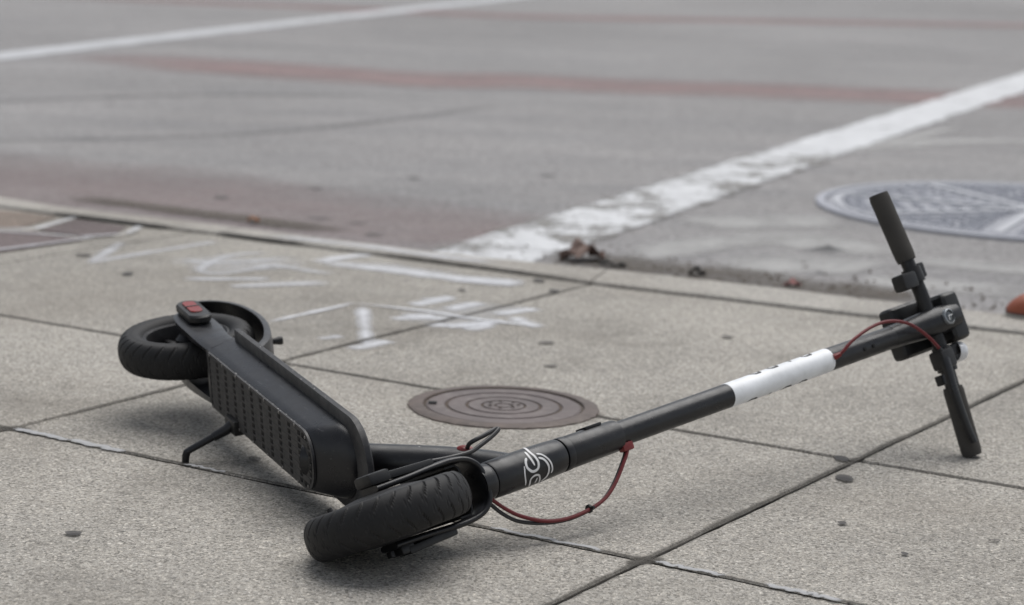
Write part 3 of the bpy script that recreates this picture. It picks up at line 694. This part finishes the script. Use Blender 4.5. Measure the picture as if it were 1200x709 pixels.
# rear arms
for sgn in (-1, 1):
    hp_ = [(.0, .0432), (.22, .0462), (.5, .0492), (.76, .0515), (1, .0528)]
    mb = MB(); rows = []
    for x, zl, zh in ((.180, .0890, .1335), (.165, .0875, .1335), (.14, .0862, .1345), (.11, .0855, .1385), (.08, .0852, .143), (.04, .086, .144), (.01, .0885, .1425), (-.012, .093, .138), (-.025, .101, .129), (-.030, .108, .121)):
        k = max(0, min(1, (.18 - x) / .10)); row = []
        for t in np.linspace(0, 1, 9):
            yo = np.interp(t, [p[0] for p in hp_], [p[1] for p in hp_]) * (1 - k) + .0488 * k - (.0015 if t in (0., 1.) else 0)
            row.append((x, sgn * yo, zl + (zh - zl) * t))
        row += [(x, sgn * .036, zh - .002), (x, sgn * .036, zl + .002)]; rows.append(row)
    mb.grid(rows, closed_u=True); kk = len(rows[0]); mb.f.append(tuple(range(kk))); mb.f.append(tuple((len(rows) - 1) * kk + i for i in range(kk)))
    arm = bpart(mb, 'rear_arm', 'hull')
    # oval red reflector cover over the axle end
    def oval(L, W, n=28):
        out = []
        for k in range(n):
            a = 2 * math.pi * k / n; sx = (L - W) / 2 * (1 if math.cos(a) > 0 else -1); out.append((sx + W / 2 * math.cos(a), W / 2 * math.sin(a)))
        return out
    th = R_(-2); cx, cz = .014, .119
    def pl(P): return [(cx + x * math.cos(th) - z * math.sin(th), cz + x * math.sin(th) + z * math.cos(th)) for x, z in P]
    mb = MB(); a, b = sorted((sgn * .050, sgn * .0635)); mb.prism(pl(oval(.105, .037)), a, b, 'y', bev=.003); cv = bpart(mb, 'axle_cover', 'plastic')
    mb = MB(); a, b = sorted((sgn * .063, sgn * .0655)); mb.prism(pl([(x - .006, z) for x, z in oval(.066, .020)]), a, b, 'y', bev=.0008); bpart(mb, 'reflector', 'reflector', cv)
    mb = MB(); mb.box((cx - .006, sgn * .0656, cz), (.0045, .0012, .022), .0004, Matrix.Rotation(-th, 3, 'Y')); bpart(mb, 'reflector_bar', 'plastic', cv)

# tyres
def tyre_mb(R=.108, r=.0225, hw=.0285, seg=900, ns=44, c=(0, 0, 0), N_=30):
    rows = []; fade = []
    for i in range(seg):
        th = 2 * math.pi * i / seg; row = []
        for j in range(ns):
            q = 2 * math.pi * j / ns; cq, sq = math.cos(q), math.sin(q)
            yy = hw * math.copysign(abs(sq) ** .92, sq); rr = (R - r) + r * math.copysign(abs(cq) ** .80, cq)
            lat = abs(sq); dep = 0.
            if cq > -.05:      # long slanted shoulder grooves and shorter centre chevrons
                f = (th * N_ / (2 * math.pi) - lat * .85 + (.5 if sq > 0 else 0)) % 1.
                if .34 < lat < .96 and f < .13: dep = .0022 * min(1, (lat - .30) / .1, (.99 - lat) / .08)
                f2 = (th * N_ / (2 * math.pi) + lat * 1.3 + .55 + (.5 if sq > 0 else 0)) % 1.
                if .04 < lat < .30 and f2 < .10: dep = max(dep, .0014)
                if abs(lat - .985) < .012 and cq > 0: dep = max(dep, .0007)
            rr -= dep * max(0, cq); yy -= dep * sq
            row.append((c[0] + rr * math.cos(th), c[1] + yy, c[2] + rr * math.sin(th))); fade.append(1 - min(1, dep / .0022))
        rows.append(row)
    mb = MB(); mb.grid(rows, closed_u=True, closed_v=True, fade=fade); return mb
# rear wheel
mb = MB(); c = (0, 0, .108); mb.lathe([(.0690, -.0165), (.0685, -.0200), (.0650, -.0205), (.0625, -.0180), (.0605, -.0060), (.0605, .0060), (.0625, .0180), (.0650, .0205), (.0685, .0200), (.0690, .0165)], 'y', c, 64, closed=True)
rw = bpart(mb, 'rear_wheel', 'rim')
bpart(tyre_mb(c=c), 'tyre', 'rubber', rw, 50)
for k in range(5):
    a = k * 2 * math.pi / 5 + .9; mb = MB(); mb.box((.042, .006, 0), (.042, .008, .010), .002)
    mb.xf(Matrix.Translation(c) @ Matrix.Rotation(-a, 4, 'Y')); bpart(mb, 'spoke', 'rim', rw)
mb = MB(); mb.lathe([(.002, -.034), (.010, -.034), (.010, -.020), (.017, -.012), (.017, .018), (.010, .020), (.010, .034), (.002, .034)], 'y', c, 32, caps=True); bpart(mb, 'hub', 'rim', rw)
mb = MB(); mb.lathe([(.048, .0258), (.048, .0240), (.030, .0240), (.030, .0258)], 'y', c, 48, closed=True); bpart(mb, 'brake_disc', 'rim', rw)
mb = MB(); vd = np.array([-.62, 0, .78]); p0 = np.array(c) + vd * .061; mb.tube([p0, p0 - vd * .010 + np.array([0, -.006, 0]), p0 - vd * .018 + np.array([0, -.016, 0])], [.0035, .003, .003], 10); bpart(mb, 'valve', 'plastic', rw)
# rear mudguard
pf = [(-.128, .035), (-.126, .07), (-.105, .098), (-.072, .116), (-.03, .1245), (.02, .1255), (.07, .119), (.118, .106), (.160, .088), (.198, .058), (.215, .03)]
pf = [(x * .965, z * .965) for x, z in pf]; pf = smooth_pts(pf, 4); rows = []
for i, p in enumerate(pf):
    t = pf[min(i + 1, len(pf) - 1)] - pf[max(i - 1, 0)]; t /= np.linalg.norm(t); nn = np.array([-t[1], t[0]])
    if nn @ p < 0: nn = -nn
    q = []
    for (y, d) in ((-.0365, -.010), (-.0365, -.004), (-.034, 0), (-.018, .0022), (0, .003), (.018, .0022), (.034, 0), (.0365, -.004), (.0365, -.010), (.0340, -.010), (.0340, -.005), (.031, -.004), (0, -.0018), (-.031, -.004), (-.0340, -.005), (-.0340, -.010)):
        q.append((p[0] + nn[0] * d, y, .108 + p[1] + nn[1] * d))
    rows.append(q)
mb = MB(); mb.grid(rows, closed_u=True); k = 16; mb.f.append(tuple(range(k))); mb.f.append(tuple((len(rows) - 1) * k + i for i in range(k)))
fd = bpart(mb, 'rear_mudguard', 'frame', smooth=45)
mb = MB(); mb.tube([(.05, 0, .222), (.052, 0, .234), (.053, 0, .244), (.0535, 0, .248)], [.005, .005, .0072, .0066], 12); bpart(mb, 'latch_hook', 'plastic', fd)
# kickstand
mb = MB(); mb.box((.300, .040, .086), (.045, .022, .018), .003); ks = bpart(mb, 'kickstand', 'plastic')
mb = MB(); mb.tube([(.300, .036, .086), (.299, .046, .072), (.2975, .054, .052)], [.0085, .0078, .0066], 14)
mb.tube([(.2985, .048, .066), (.292, .0690, .017), (.2915, .0720, .0110)], [.0056, .0050, .0050], 14); bpart(mb, 'kickstand_leg', 'frame', ks)
mb = MB(); mb.tube([(.2915, .0700, .0135), (.2913, .077, .0108), (.2910, .0872, .0095)], [.0054, .0056, .0054], 12); bpart(mb, 'foot', 'rubber', ks)

# down tube and head tube (they do not turn with the bar)
HT = np.array([0.85947, 0, 0.11199]); HA = np.array([-.30649, 0, .95187])
mb = MB(); tp = smooth_pts([(.600, 0, .090), (.632, 0, .128), (.660, 0, .163), (.690, 0, .202), (.720, 0, .239), (.752, 0, .272), (.792, 0, .302)], 5)
mb.tube(tp, [.0232] * len(tp), 28); dt = bpart(mb, 'down_tube', 'frame')
mb = MB(); mb.box((.6985, -.0226, .2125), (.0085, .0008, .0028), .0002, Matrix.Rotation(R_(-35), 3, 'Y')); bpart(mb, 'paint_chip', 'print_white', dt)
def hp(s): return tuple(HT + HA * s)
mb = MB(); ss = [.158, .160, .185, .21, .235, .262, .280, .2815, .2815]; rr = [.0235, .0246, .0250, .0250, .0248, .0240, .0232, .0226, .018]
mb.tube([hp(s + i * 1e-6) for i, s in enumerate(ss)], rr, 40); ht = bpart(mb, 'head_tube', 'frame')
# grommet and hub motor cable
mb = MB(); mb.lathe([(.0105, -.002), (.0100, .002), (.0060, .0045), (.0005, .005)], 'z', (0, 0, 0), 24); mb.v = [(x * 1.15, y * .62, z) for x, y, z in mb.v]
gp = np.array([.742, -.0222, .262]); nrm = Vector((.25, -.95, -.18)).normalized(); tdir = Vector((.67, .1, .74)).normalized()
tdir = (tdir - nrm * tdir.dot(nrm)).normalized(); bd = nrm.cross(tdir)
mb.xf(Matrix([[tdir.x, bd.x, nrm.x, gp[0]], [tdir.y, bd.y, nrm.y, gp[1]], [tdir.z, bd.z, nrm.z, gp[2]], [0, 0, 0, 1]])); bpart(mb, 'cable_grommet', 'red', dt)

# ---- parts that turn with the bar (steering frame)
lat = .0
# fork: crown, two legs, in one arch
for sgn in (-1, 1):
    mb = MB(); rows = []
    lp = smooth_pts([(-.002, .0, .1400), (-.002, .020, .1390), (-.003, .0340, .1275), (-.006, .0395, .108), (-.009, .0400, .080), (-.012, .0382, .040), (-.013, .0376, .006), (-.013, .0374, -.014)], 5)
    for i, p in enumerate(lp):
        t = lp[min(i + 1, len(lp) - 1)] - lp[max(i - 1, 0)]; t /= np.linalg.norm(t); nn = np.cross([1, 0, 0], t); wx = .025 - (.006 if i > len(lp) * .5 else .006 * i / (len(lp) * .5)); th = .0046
        q = []
        for k in range(16):
            a = 2 * math.pi * k / 16; q.append((p[0] + wx * math.copysign(abs(math.cos(a)) ** .6, math.cos(a)), sgn * (p[1] + nn[1] * th * math.copysign(abs(math.sin(a)) ** .7, math.sin(a))), p[2] + nn[2] * th * math.copysign(abs(math.sin(a)) ** .7, math.sin(a))))
        rows.append(q)
    mb.grid(rows, closed_u=True); mb.f.append(tuple((len(rows) - 1) * 16 + i for i in range(16))); mb.f.append(tuple(range(16)))
    leg = fpart(mb, 'fork_leg', 'frame', smooth=50)
    # leg cover strip and axle nut cover
    mb = MB(); Rm = Matrix.Rotation(R_(0), 3, 'X')
    mb.box((-.011, sgn * .0472, .044), (.028, .010, .080), .003, Matrix.Rotation(sgn * R_(2), 3, 'X')); fpart(mb, 'leg_cover', 'plastic', leg)
    mb = MB(); mb.box((-.013, sgn * (.0495 if sgn < 0 else .0455), -.004 if sgn < 0 else .004), (.036 if sgn < 0 else .03, .016 if sgn < 0 else .012, .034 if sgn < 0 else .022), .005 if sgn < 0 else .004); fpart(mb, 'axle_cover', 'plastic', leg)
    mb = MB(); mb.box((-.011, sgn * .046, -.016), (.010, .008, .006), .001); fpart(mb, 'axle_nut', 'plastic', leg)
mb = MB(); mb.tube([(0, 0, .137), (0, 0, .1435), (0, 0, .150), (0, 0, .1555), (0, 0, .1575)], [.024, .0246, .0242, .0240, .0225], 36); fpart(mb, 'fork_crown', 'frame')
# front mudguard over the tyre (its opening is deep and black)
rows = []; A0, A1 = R_(84), R_(128)
for i in range(30):
    a = A0 + (A1 - A0) * i / 29; q = []
    for (y, rad) in ((-.0345, .100), (-.0345, .116), (-.029, .1212), (-.014, .1235), (0, .1242), (.014, .1235), (.029, .1212), (.0345, .116), (.0345, .100), (.0318, .100), (.0318, .1155), (.027, .1188), (0, .1212), (-.027, .1188), (-.0318, .1155), (-.0318, .100)):
        q.append((-.013 + rad * math.cos(a), y, rad * math.sin(a)))
    rows.append(q)
mb = MB(); mb.grid(rows, closed_u=True); mb.f.append(tuple(range(16))); mb.f.append(tuple(29 * 16 + i for i in range(16))); fpart(mb, 'front_mudguard', 'plastic', smooth=50)
# front wheel with the hub motor
c = (-.013, 0, 0)
mb = MB(); mb.lathe([(.0700, -.0165), (.0690, -.0200), (.0600, -.0230), (.0540, -.0290), (.0300, -.0325), (.0120, -.0330), (.0120, .0330), (.0300, .0325), (.0540, .0290), (.0600, .0230), (.0690, .0200), (.0700, .0165)], 'y', c, 64, closed=True)
fwh = fpart(mb, 'front_wheel', 'rim')
fpart(tyre_mb(c=c), 'tyre', 'rubber', fwh, 50)
mb = MB(); mb.lathe([(.0105, -.0375), (.0105, .0375)], 'y', c, 20, caps=True); fpart(mb, 'axle', 'plastic', fwh)
mb = MB(); mb.tube([(-.013 - .056, -.018, -.034), (-.013 - .060, -.026, -.037), (-.013 - .062, -.033, -.038)], [.0034, .0034, .004], 10); fpart(mb, 'valve', 'plastic', fwh)
# stem
mb = MB(); ss = [.2845, .2845, .286, .293, .296, .296, .301, .330, .384, .3895, .3915]; rr = [.016, .0226, .0232, .0232, .0230, .0208, .0222, .0222, .0218, .0212, .0176]
mb.tube([(0, 0, s + i * 1e-6) for i, s in enumerate(ss)], rr, 40); col = fpart(mb, 'folding_collar', 'frame')
mb = MB(); mb.tube([(0, 0, .2822), (0, 0, .2845)], .0195, 36); fpart(mb, 'headset_ring', 'platebase')
mb = MB(); mb.box((-.002, -.0225, .352), (.022, .004, .030), .0015); fpart(mb, 'fold_latch', 'plastic', col)
mb = MB(); mb.tube([(0, 0, s) for s in (.39, .60, .85, 1.02, 1.055)], [.0174] * 5, 40); stem = fpart(mb, 'stem', 'frame')
mb = MB(); mb.tube([(0, 0, .6145), (0, 0, .615), (0, 0, .835), (0, 0, .8355)], [.0174, .0179, .0179, .0174], 48, caps=False); slv = fpart(mb, 'white_sleeve', 'white')
# printing wrapped on a tube of radius r: points are (angle from the front towards the left, height)
def wrap(mb, pts, width, r, sm=6, closed=False):
    P = smooth_pts([(p[0] * r, p[1]) for p in pts], sm) if sm else [np.array((p[0] * r, p[1]), float) for p in pts]
    if not sm:
        Q = []
        for a, b in zip(P, P[1:]):
            k = max(1, int(np.linalg.norm(b - a) / .002)); Q += [a + (b - a) * i / k for i in range(k)]
        P = Q + [P[-1]]
    rows = []
    for i in range(len(P)):
        t = P[min(i + 1, len(P) - 1)] - P[max(i - 1, 0)]; t /= (np.linalg.norm(t) + 1e-12); p = np.array([-t[1], t[0]])
        e = min(i, len(P) - 1 - i); w_ = width * (1 if e > 1 else (.8 if e == 1 else .45)) if sm else width
        rows.append([(r * math.cos(q[0] / r), r * math.sin(q[0] / r), q[1]) for q in (P[i] + p * w_ / 2 * k for k in (-1, -.33, .33, 1))])
    mb.grid(rows)
# four letters down each side of the sleeve, tops towards the front
LET = {'B': [[(0, 0), (0, 1)], [(0, 1), (.55, 1), (.72, .9), (.72, .62), (.55, .53), (0, .53)], [(.55, .53), (.78, .42), (.78, .1), (.58, 0), (0, 0)]],
       'I': [[(.35, 0), (.35, 1)]], 'R': [[(0, 0), (0, 1)], [(0, 1), (.55, 1), (.74, .88), (.74, .6), (.55, .5), (0, .5)], [(.4, .5), (.78, 0)]],
       'D': [[(0, 0), (0, 1)], [(0, 1), (.45, 1), (.78, .75), (.78, .25), (.45, 0), (0, 0)]]}
RS = .0181; Hh = .028; Ww = .0225
for side in (1, -1):
    for i, ch in enumerate('BIRD'):
        mb = MB()
        z0 = .650 + i * .0375 if side > 0 else .800 - i * .0375
        for st in LET[ch]:
            pts = []
            for u, v in st:
                ang = side * (R_(62 if side < 0 else 68) + (1 - v) * Hh / RS); pts.append((ang, z0 + side * u * Ww))
            wrap(mb, pts, .0042, RS, 0)
        fpart(mb, 'letter', 'print_black', slv, None)
# line emblem on the head tube
LG = [([(-1.45, .2290), (-.804, .2242), (-.373, .226), (-.012, .2267), (.27, .2228), (.308, .2136), (.046, .2065), (-.237, .2072), (-.475, .2121)], .0036),
      ([(-.883, .2184), (-.487, .2176), (.047, .2193)], .0034), ([(-.511, .2308), (-.397, .237), (-.115, .2431), (.215, .2473), (.562, .2487), (.777, .2473)], .0026),
      ([(-.266, .2302), (-.111, .2369), (.197, .2414), (.491, .2426), (.885, .2405), (1.178, .2333)], .0032), ([(-.097, .2022), (.387, .1999), (1.015, .2034)], .0022),
      ([(1.273, .2129), (.756, .2101), (.574, .2162), (.615, .2238), (.815, .2271), (1.303, .2308)], .0028), ([(.75, .2221), (1.102, .221)], .0026)]
mb = MB()
for pts, wd in LG: wrap(mb, pts, wd, .0254)
fpart(mb, 'emblem', 'print_white', ht, None)

# handlebar
HB = 1.0757
def by(y): s = abs(y); return (.012 if s < .05 else max(-.001, .012 - .013 * (s - .05) / .16), y, HB)
mb = MB(); ys = list(np.linspace(-.208, .206, 27)); mb.tube([by(y) for y in ys], .0112, 20); hb = fpart(mb, 'handlebar', 'plastic')
def grip(y0, y1):
    mb = MB(); yy = np.linspace(y0, y1, 15); rr = [.0150, .0161] + [.0160] * 11 + [.0158, .0146]
    mb.tube([by(y) for y in yy], rr, 28); return fpart(mb, 'grip', 'grip', hb)
grip(-.216, -.103); grip(.104, .2135)
# throttle clamp on the right side
mb = MB(); mb.tube([by(-.090), by(-.066)], .0155, 24); th_ = fpart(mb, 'throttle', 'plastic', hb)
mb = MB(); mb.box((.014, -.073, HB - .028), (.026, .026, .034), .005); mb.box((.006, -.083, HB + .022), (.012, .024, .017), .003); fpart(mb, 'thumb_lever', 'plastic', th_)
# brake lever and its clamp on the left side
mb = MB(); mb.tube([by(.052), by(.078)], .0158, 24); mb.box((.024, .058, HB - .018), (.028, .030, .030), .005); mb.box((.012, .088, HB - .026), (.014, .016, .010), .002); bl = fpart(mb, 'brake_clamp', 'plastic', hb)
mb = MB(); rows = []
lv = smooth_pts([(.030, .046, HB - .022), (.033, .070, HB - .026), (.031, .105, HB - .027), (.027, .140, HB - .023), (.023, .172, HB - .017), (.021, .194, HB - .012)], 4)
for i, p in enumerate(lv):
    w_ = .0092 - .0036 * i / len(lv); h_ = .0068 - .002 * i / len(lv)
    rows.append([(p[0] + h_ * math.copysign(abs(math.cos(a)) ** .7, math.cos(a)), p[1], p[2] + w_ * math.copysign(abs(math.sin(a)) ** .7, math.sin(a))) for a in np.linspace(0, 2 * math.pi, 13)[:-1]])
mb.grid(rows, closed_u=True); mb.f.append(tuple(range(12))); mb.f.append(tuple((len(rows) - 1) * 12 + i for i in range(12))); fpart(mb, 'brake_lever', 'frame', bl)
# bell
mb = MB(); mb.tube([by(.040), by(.052)], .0148, 20); mb.box((.008, .050, HB + .026), (.016, .018, .030), .003); be = fpart(mb, 'bell_mount', 'plastic', hb)
mb = MB(); mb.lathe([(.0152, .000), (.0158, .004), (.0155, .010), (.0135, .0155), (.009, .019), (.004, .0205), (.0004, .0208)], 'z', (0, 0, 0), 28)
mb.xf(Matrix.Translation((.006, .054, HB + .036)) @ Matrix.Rotation(R_(-14), 4, 'X') @ Matrix.Rotation(R_(10), 4, 'Y')); fpart(mb, 'bell', 'bell', be)
# housing behind and over the bar
mb = MB(); mb.box((-.036, -.001, 1.080), (.030, .083, .096), .010, seg=3); hs_ = fpart(mb, 'control_box', 'plastic')
mb = MB(); mb.box((-.009, .001, 1.1180), (.080, .078, .040), .012, seg=3); fpart(mb, 'box_cap', 'plastic', hs_)
mb = MB(); lp = [(0, .0178, .985), (.003, .0185, 1.01), (.010, .0205, 1.045), (.016, .0215, 1.075), (.019, .0220, 1.10), (.018, .0205, 1.122)]; rows = []
for x, r_, z in lp: rows.append([(x + r_ * .98 * math.cos(a), r_ * math.sin(a), z) for a in np.linspace(0, 2 * math.pi, 33)[:-1]])
mb.grid(rows, closed_u=True); mb.f.append(tuple(range(32))); mb.f.append(tuple(5 * 32 + i for i in range(32))); hd = fpart(mb, 'stem_head', 'frame')
mb = MB(); mb.lathe([(.0125, -.004), (.0125, .0025), (.0105, .0035), (.0098, .0020), (.0098, -.004)], 'x', (0, 0, 0), 32); mb.xf(Matrix.Translation((.0375, -.001, 1.088)) @ Matrix.Rotation(R_(-4), 4, 'Y')); hl = fpart(mb, 'headlight', 'lens_ring', hd)
mb = MB(); mb.lathe([(.0098, .0005), (.006, .0022), (.0003, .0028)], 'x', (0, 0, 0), 32); mb.xf(Matrix.Translation((.0375, -.001, 1.088)) @ Matrix.Rotation(R_(-4), 4, 'Y')); fpart(mb, 'lens', 'lens', hl)
mb = MB(); mb.box((.0408, -.0022, 1.089), (.0012, .0016, .010), .0003); mb.box((.0408, .0012, 1.0845), (.0012, .0065, .0016), .0003); fpart(mb, 'lens_mark', 'print_white', hl)
for z in (.905, .925):
    mb = MB(); mb.lathe([(.0032, -.001), (.0030, .0012), (.0003, .0014)], 'x', (.0172, .003, z), 12); fpart(mb, 'stem_screw', 'platebase', stem)
# red brake cable looping from the stem to the lever
mb = MB(); cp = smooth_pts([(.014, -.001, .838), (.022, -.004, .850), (.030, -.016, .874), (.036, -.025, .917), (.038, -.0235, .957), (.038, -.0095, .996), (.036, .015, 1.026), (.034, .034, 1.042), (.034, .048, 1.050)], 6)
mb.tube(cp, [.0026] * len(cp), 10); fpart(mb, 'brake_cable', 'red_cable')
mb = MB(); mb.tube([(.0160, -.0010, .8345), (.0185, -.001, .8385), (.0215, -.002, .845)], [.0046, .0046, .0036], 10); fpart(mb, 'cable_boot', 'red', stem)
mb = MB(); mb.tube([(.0342, .040, 1.0455), (.0342, .048, 1.050), (.0342, .056, 1.053)], [.0032, .0036, .0036], 10); fpart(mb, 'cable_barrel', 'plastic', bl)
# red and black cables hanging from the stem to the fork
base = [(.008, .013, .400), (.008, .024, .3935), (.008, .035, .383), (.008, .062, .350), (.008, .0765, .318), (.008, .0815, .268), (.008, .0755, .223), (.008, .0585, .185), (.006, .0415, .164), (.003, .0230, .149)]
for dx, dz, dy, mt in ((.0022, .0, .0, 'red_cable'), (-.0018, -.0012, .0014, 'black_cable')):
    q = [(x + dx, y + dy * (1 + 2.2 * (i > 6) * (i < 9)), z + dz - (.003 if (i > 6 and mt == 'black_cable') else 0)) for i, (x, y, z) in enumerate(base)]
    cp = smooth_pts(q, 6); mb = MB(); mb.tube(cp, [.0026] * len(cp), 10); fpart(mb, 'hanging_cable', mt)
mb = MB(); mb.box((.008, .019, .3955), (.012, .012, .020), .003); fpart(mb, 'cable_boot', 'red', col)
mb = MB(); mb.lathe([(.0055, -.0022), (.0062, 0), (.0055, .0022)], 'z', (0, 0, 0), 14, caps=True); mb.box((.0075, 0, 0), (.006, .004, .004), .0008); mb.xf(Matrix.Translation((.008, .0792, .297)) @ Matrix.Rotation(R_(-10), 4, 'X')); fpart(mb, 'cable_tie', 'plastic')
# motor cable looping from the red grommet to the right fork leg
Fi = FM.inverted(); g0 = Fi @ Vector((.744, -.0245, .264))
cp = smooth_pts([tuple(g0), (-.01, -.054, .160), (.0, -.0575, .180), (.0, -.0600, .196), (.004, -.0585, .199), (.004, -.0530, .186), (.002, -.046, .162), (0, -.0425, .145), (-.002, -.0440, .115), (-.006, -.0475, .085)], 6)
mb = MB(); mb.tube(cp, [.0030] * len(cp), 10); fpart(mb, 'motor_cable', 'black_cable')
